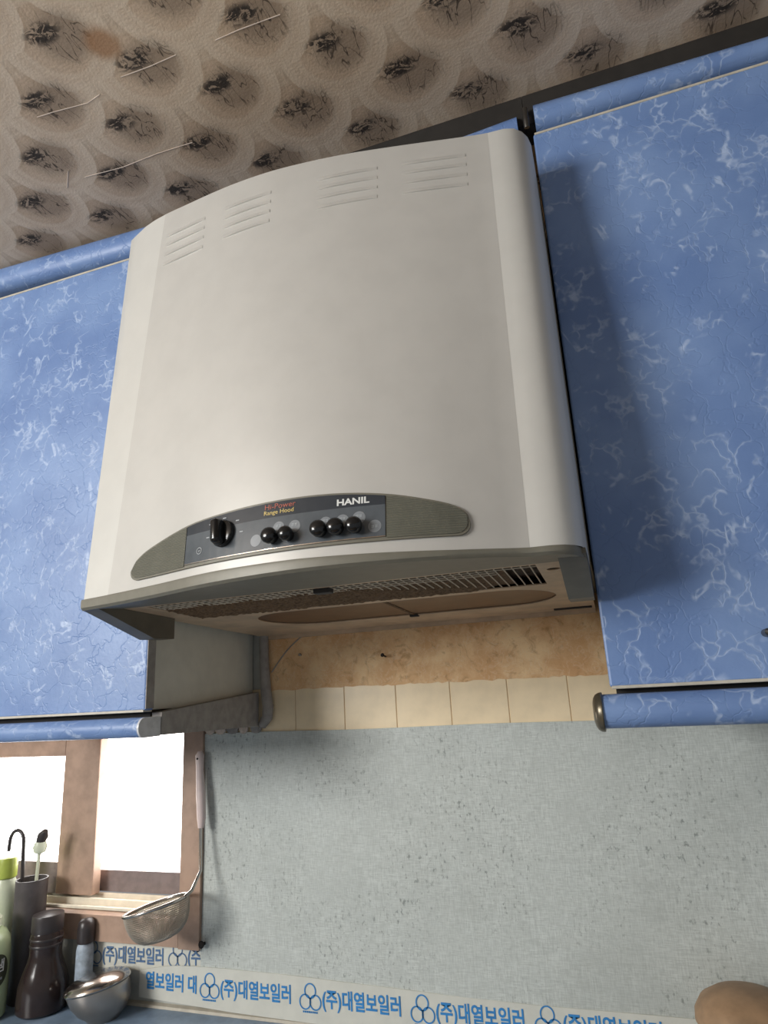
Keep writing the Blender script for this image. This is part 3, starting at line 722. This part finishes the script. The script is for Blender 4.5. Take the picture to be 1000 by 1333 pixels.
# rotary knob: round skirt plus finger bar
def orient(bm, x, z):
    y = S(x, z) - OFF; nrm = Vector((-(S(x + 0.01, z) - S(x - 0.01, z)) / 0.02, 1.0, -(S(x, z + 0.01) - S(x, z - 0.01)) / 0.02)).normalized() * -1
    q = nrm.to_track_quat('Z', 'Y').to_matrix()
    for v in bm.verts: v.co = q @ v.co + Vector((x, y, z))
    return bm
kx, kz = -0.0645, 1.6325
bm = lathe(bmesh.new(), [(0.0150, 0), (0.0150, 0.003), (0.0142, 0.0045), (0.0115, 0.0055)], n=36)
obj('knob', orient(bm, kx, kz), 'black', ctl, True, 'black rotary knob')
bm = box(bmesh.new(), (-0.0062, -0.0145, 0.004), (0.0062, 0.0145, 0.0175), 0.004, 4)
for v in bm.verts:
    k_ = (v.co.z - 0.004) / 0.0135; v.co.x *= 1 - 0.25 * k_; v.co.y *= 1 - 0.08 * k_
rot = Matrix.Rotation(0.12, 3, 'Z')
for v in bm.verts: v.co = rot @ v.co
obj('knob_grip', orient(bm, kx, kz), 'black', ctl, True, 'finger bar of the rotary knob')
for (x, z, rr) in ((-0.0002, 1.6184, 0.0087), (0.0186, 1.6180, 0.0078), (0.0536, 1.6186, 0.0088), (0.0712, 1.6188, 0.0088), (0.0898, 1.6184, 0.0085)):
    pr = [(rr * 0.80, 0.0), (rr * 0.80, 0.0045), (rr * 0.97, 0.0055), (rr, 0.0075), (rr * 0.96, 0.0095), (rr * 0.84, 0.0115), (rr * 0.6, 0.0130), (rr * 0.3, 0.0137), (0.0004, 0.0139)]
    obj('push_button', orient(lathe(bmesh.new(), pr, n=28), x, z), 'black', ctl, True, 'round black push button')

# ---------------------------------------------------------------- nails and cord on the wall
def nail(name, x, z, y0, rad, ln, mat, label, cat):
    bm = bmesh.new(); tube(bm, [(x, y0, z), (x, y0 - ln, z + ln * 0.12)], rad * 0.5, 8)
    t = thing(name, (x, y0, z), label, cat); obj('shank', bm, mat, t)
    h = bmesh.new(); tube(h, [(x, y0 - ln, z + ln * 0.12), (x, y0 - ln - 0.0008, z + ln * 0.13), (x, y0 - ln - 0.0022, z + ln * 0.14)], [rad, rad * 1.05, rad * 0.6], 12); obj('head', h, mat, t, True); return t
nail('nail', -0.061, 1.518, -0.003, 0.0032, 0.016, 'nail', 'black nail sticking out of the stained wall under the hood', 'nail')
nail('screw', -0.223, 1.531, -0.003, 0.0026, 0.006, 'steelb', 'small silver screw in the stained wall right of the left cabinet', 'screw')
nail('nail', -0.415, 1.0595, -0.0045, 0.0056, 0.010, 'nail', 'dark round nail head at the foot of the window frame', 'nail')
pts = [(-0.283 + 0.063 * t + 0.0, -0.0048, 1.504 + 0.061 * (0.75 * t + 0.25 * t * t) + 0.010 * math.sin(PI * t)) for t in [i / 14 for i in range(15)]]
tag(obj('cord', tube(bmesh.new(), pts, 0.0011, 6), 'sealer', None, True), 'thin dark cord curving along the stained wall by the left cabinet', 'cord')

# ---------------------------------------------------------------- things on the worktop
CT = 0.9571
def piece(name, prof, c, mat, parent, label=None, n=40): return obj(name, lathe(bmesh.new(), prof, c, n), mat, parent, True, label)

# steel rice bowl with lid
bx, by = -0.590, -0.0575
t = thing('lidded_bowl', (bx, by, CT), 'polished steel bowl with a domed lid on the worktop', 'bowl')
tl = Matrix.Rotation(-0.20, 3, 'Y')
def tilted(bm, zc_):
    for v in bm.verts:
        w = max(0.0, min(1.0, (v.co.z - CT) / zc_)); q = v.co - Vector((bx, by, CT + zc_)); v.co = (v.co + Vector((0.011, 0.004, 0))) * (1 - w) + (tl @ q + Vector((bx, by, CT + zc_))) * w
    return bm
obj('bowl', tilted(lathe(bmesh.new(), [(0.027, 0.0), (0.0285, 0.003), (0.0400, 0.012), (0.0480, 0.026), (0.0505, 0.043), (0.0505, 0.046), (0.048, 0.046)], (bx, by, CT)), 0.047), 'steelb', t, True)
obj('lid', tilted(lathe(bmesh.new(), [(0.0525, 0.0468), (0.0538, 0.0485), (0.0534, 0.0508), (0.0495, 0.0555), (0.041, 0.0603), (0.030, 0.0634), (0.016, 0.0648), (0.005, 0.0652)], (bx, by, CT)), 0.047), 'steel', t, True, 'brown-tinted steel lid, set askew')

# dark brown bottle
bx, by = -0.710, -0.055
t = thing('sauce_bottle', (bx, by, CT), 'dark brown waisted bottle left of the steel bowl', 'bottle')
piece('body', [(0.037, 0), (0.0412, 0.004), (0.042, 0.020), (0.0405, 0.042), (0.0345, 0.062), (0.0285, 0.078), (0.0265, 0.088), (0.0268, 0.096), (0.0268, 0.118), (0.0255, 0.122)], (bx, by, CT), 'brownglass', t)
piece('cap', [(0.0258, 0.122), (0.0264, 0.124), (0.0264, 0.146), (0.0255, 0.149), (0.020, 0.1502)], (bx, by, CT), 'darkcap', t)
for zz in (0.100, 0.110): piece('band', [(0.0269, zz), (0.0275, zz + 0.001), (0.0275, zz + 0.003), (0.0269, zz + 0.004)], (bx, by, CT), 'darkcap', t)

# small jar with dark cap behind
bx, by = -0.652, -0.0232
t = thing('seasoning_jar', (bx, by, CT), 'small pale jar with a dark cap behind the steel bowl', 'jar')
piece('body', [(0.013, 0), (0.0148, 0.003), (0.0148, 0.085), (0.0135, 0.092), (0.011, 0.096)], (bx, by, CT), 'patch', t)
piece('cap', [(0.0142, 0.0965), (0.0150, 0.098), (0.0150, 0.120), (0.0135, 0.129), (0.009, 0.134), (0.003, 0.1355)], (bx, by, CT), 'darkcap', t)

# dish soap with round dark label
bx, by = -0.792, -0.108
t = thing('soap_bottle', (bx, by, CT), 'pale green soap bottle with a round dark label, front left corner', 'bottle')
piece('body', [(0.036, 0), (0.0395, 0.004), (0.040, 0.03), (0.040, 0.10), (0.038, 0.118), (0.031, 0.131), (0.020, 0.138)], (bx, by, CT), 'green', t)
piece('collar', [(0.020, 0.138), (0.022, 0.139), (0.022, 0.152), (0.018, 0.157), (0.010, 0.159)], (bx, by, CT), 'milky', t)
def on_cyl(bm, c, R_, z0, ang):
    for v in bm.verts:
        a_ = ang + v.co.x / R_; v.co = Vector((c[0] + (R_ + v.co.z) * math.cos(a_), c[1] + (R_ + v.co.z) * math.sin(a_), z0 + v.co.y))
    return bm
view = math.atan2(-1.096 - by, 0.315 - bx)
disc = [(0.026 * math.cos(2 * PI * i / 32), 0.026 * math.sin(2 * PI * i / 32)) for i in range(32)]
lab = obj('label_disc', on_cyl(cut(plate([disc], 0.0006), 0.004, -0.03, 0.03), (bx, by), 0.0405, CT + 0.076, view + 0.45), 'olive', t)
obj('label_words', on_cyl(text_bm('순샘', 0.021, 0.0003, 0.0002, 0.9), (bx, by), 0.0411, CT + 0.082, view + 0.45), 'ink', lab)
b = bmesh.new()
for q in range(6): box(b, (-0.014 + q * 0.0048, -0.002, 0), (-0.0105 + q * 0.0048, 0.0018, 0.0002))
obj('small_print', on_cyl(b, (bx, by), 0.0411, CT + 0.064, view + 0.45), 'inkgrey', lab)

# tall squeeze bottle with lime cap behind it
bx, by = -0.834, -0.040
t = thing('squeeze_bottle', (bx, by, CT), 'tall milky squeeze bottle with a lime green cap at the left edge', 'bottle')
piece('body', [(0.021, 0), (0.0235, 0.004), (0.0235, 0.165), (0.021, 0.186), (0.016, 0.198)], (bx, by, CT), 'milky', t)
piece('cap', [(0.0165, 0.199), (0.0185, 0.201), (0.0185, 0.228), (0.017, 0.234), (0.010, 0.236)], (bx, by, CT), 'lime', t)

# utensil cup with a hooked utensil and a brush standing in it
bx, by = -0.776, -0.034
t = thing('utensil_cup', (bx, by, CT), 'dark grey utensil cup behind the bottles', 'cup')
piece('cup', [(0.024, 0.0), (0.026, 0.003), (0.0278, 0.196), (0.0280, 0.198), (0.0255, 0.198), (0.0245, 0.01), (0.004, 0.008)], (bx, by, CT), 'darkcup', t)
pts = [(bx - 0.006, by - 0.004, CT + 0.012), (bx - 0.018, by - 0.006, CT + 0.20), (bx - 0.020, by - 0.008, CT + 0.262)] + [(bx - 0.037 + 0.017 * math.cos(a_), by - 0.008, CT + 0.262 + 0.020 * math.sin(a_)) for a_ in [PI * i / 10 for i in range(1, 11)]] + [(bx - 0.055, by - 0.008, CT + 0.245)]
tag(obj('hooked_utensil', tube(bmesh.new(), pts, 0.0034, 10), 'darkcap', None, True), 'dark utensil with a hooked handle standing in the utensil cup', 'utensil')
t2 = thing('dish_brush', (bx + 0.008, by, CT + 0.02), 'white-stemmed brush with a dark tip standing in the utensil cup', 'brush')
obj('stem', tube(bmesh.new(), [(bx + 0.003, by, CT + 0.012), (bx + 0.012, by, CT + 0.24)], 0.003, 8), 'milky', t2, True)
bm = lathe(bmesh.new(), [(0.003, -0.012), (0.010, -0.009), (0.013, 0.0), (0.010, 0.009), (0.003, 0.012)], n=20)
for v in bm.verts: v.co += Vector((bx + 0.013, by, CT + 0.252))
obj('collar', bm, 'milky', t2, True)
obj('tip', tube(bmesh.new(), [(bx + 0.013, by, CT + 0.262), (bx + 0.020, by - 0.002, CT + 0.273), (bx + 0.027, by - 0.004, CT + 0.281)], [0.0085, 0.010, 0.005], 12), 'darkcap', t2, True)

# ladle-shaped strainer hanging on the window frame
cx, cy, cz, RS = -0.460, -0.079, 1.137, 0.0525
t = thing('strainer', (cx + 0.066, -0.02, 1.36), 'steel mesh strainer with a pale handle hanging on the window frame', 'strainer')
tilt = Matrix.Rotation(-0.25, 3, 'Y')
bm = bmesh.new(); n = 44; N = 9; rings = []
for j in range(N + 1):
    a_ = PI / 2 * j / N; rr = RS * (math.cos(a_) ** 0.6 if j < N else 0.0) ; z = -0.052 * math.sin(a_)
    if j == N: rr = 0.008
    rings.append([Vector((rr * math.cos(2 * PI * i / n), rr * math.sin(2 * PI * i / n), z)) for i in range(n)])
V = [[bm.verts.new(tilt @ p + Vector((cx, cy, cz))) for p in rg] for rg in rings]
for a_, b_ in zip(V, V[1:]):
    for i in range(n): bm.faces.new((a_[i], a_[(i + 1) % n], b_[(i + 1) % n], b_[i]))
bm.faces.new(V[-1])
bmesh.ops.subdivide_edges(bm, edges=bm.edges[:], cuts=2, use_grid_fill=True)
sb = obj('mesh_bowl', bm, 'meshm', t)
wf = sb.modifiers.new('wires', 'WIREFRAME'); wf.thickness = 0.0010; wf.use_replace = True
ring = [tilt @ Vector((RS * math.cos(2 * PI * i / 48), RS * math.sin(2 * PI * i / 48), 0.0)) + Vector((cx, cy, cz)) for i in range(49)]
obj('rim', tube(bmesh.new(), ring, 0.0024, 10), 'steel', t, True)
e = tilt @ Vector((RS, 0.006, 0)) + Vector((cx, cy, cz))
obj('rod', tube(bmesh.new(), [e, (e.x + 0.004, -0.060, e.z + 0.006), (e.x + 0.004, -0.036, e.z + 0.030), (-0.412, -0.028, 1.235), (-0.413, -0.026, 1.262)], 0.0028, 8), 'steel', t, True)
bm = tube(bmesh.new(), [(-0.413, -0.026, 1.245), (-0.413, -0.025, 1.26), (-0.416, -0.024, 1.30), (-0.420, -0.023, 1.34), (-0.421, -0.022, 1.365), (-0.421, -0.022, 1.372)], [0.005, 0.0078, 0.0085, 0.0068, 0.0078, 0.004], 14)
obj('handle', bm, 'pink', t, True, 'pale pink plastic handle')
obj('hanging_peg', tube(bmesh.new(), [(-0.421, -0.030, 1.360), (-0.424, -0.0125, 1.360)], 0.002, 8), 'nail', t)

# brown jar at the right
bx, by = 0.408, -0.105
t = thing('earthen_jar', (bx, by, CT), 'rounded brown jar on the worktop at the lower right', 'jar')
piece('body', [(0.040, 0), (0.046, 0.006), (0.058, 0.04), (0.061, 0.075), (0.058, 0.098)], (bx, by, CT), 'jar', t)
piece('lid', [(0.058, 0.0985), (0.0605, 0.101), (0.0595, 0.110), (0.052, 0.122), (0.038, 0.1305), (0.020, 0.135), (0.004, 0.136)], (bx, by, CT), 'jar', t)
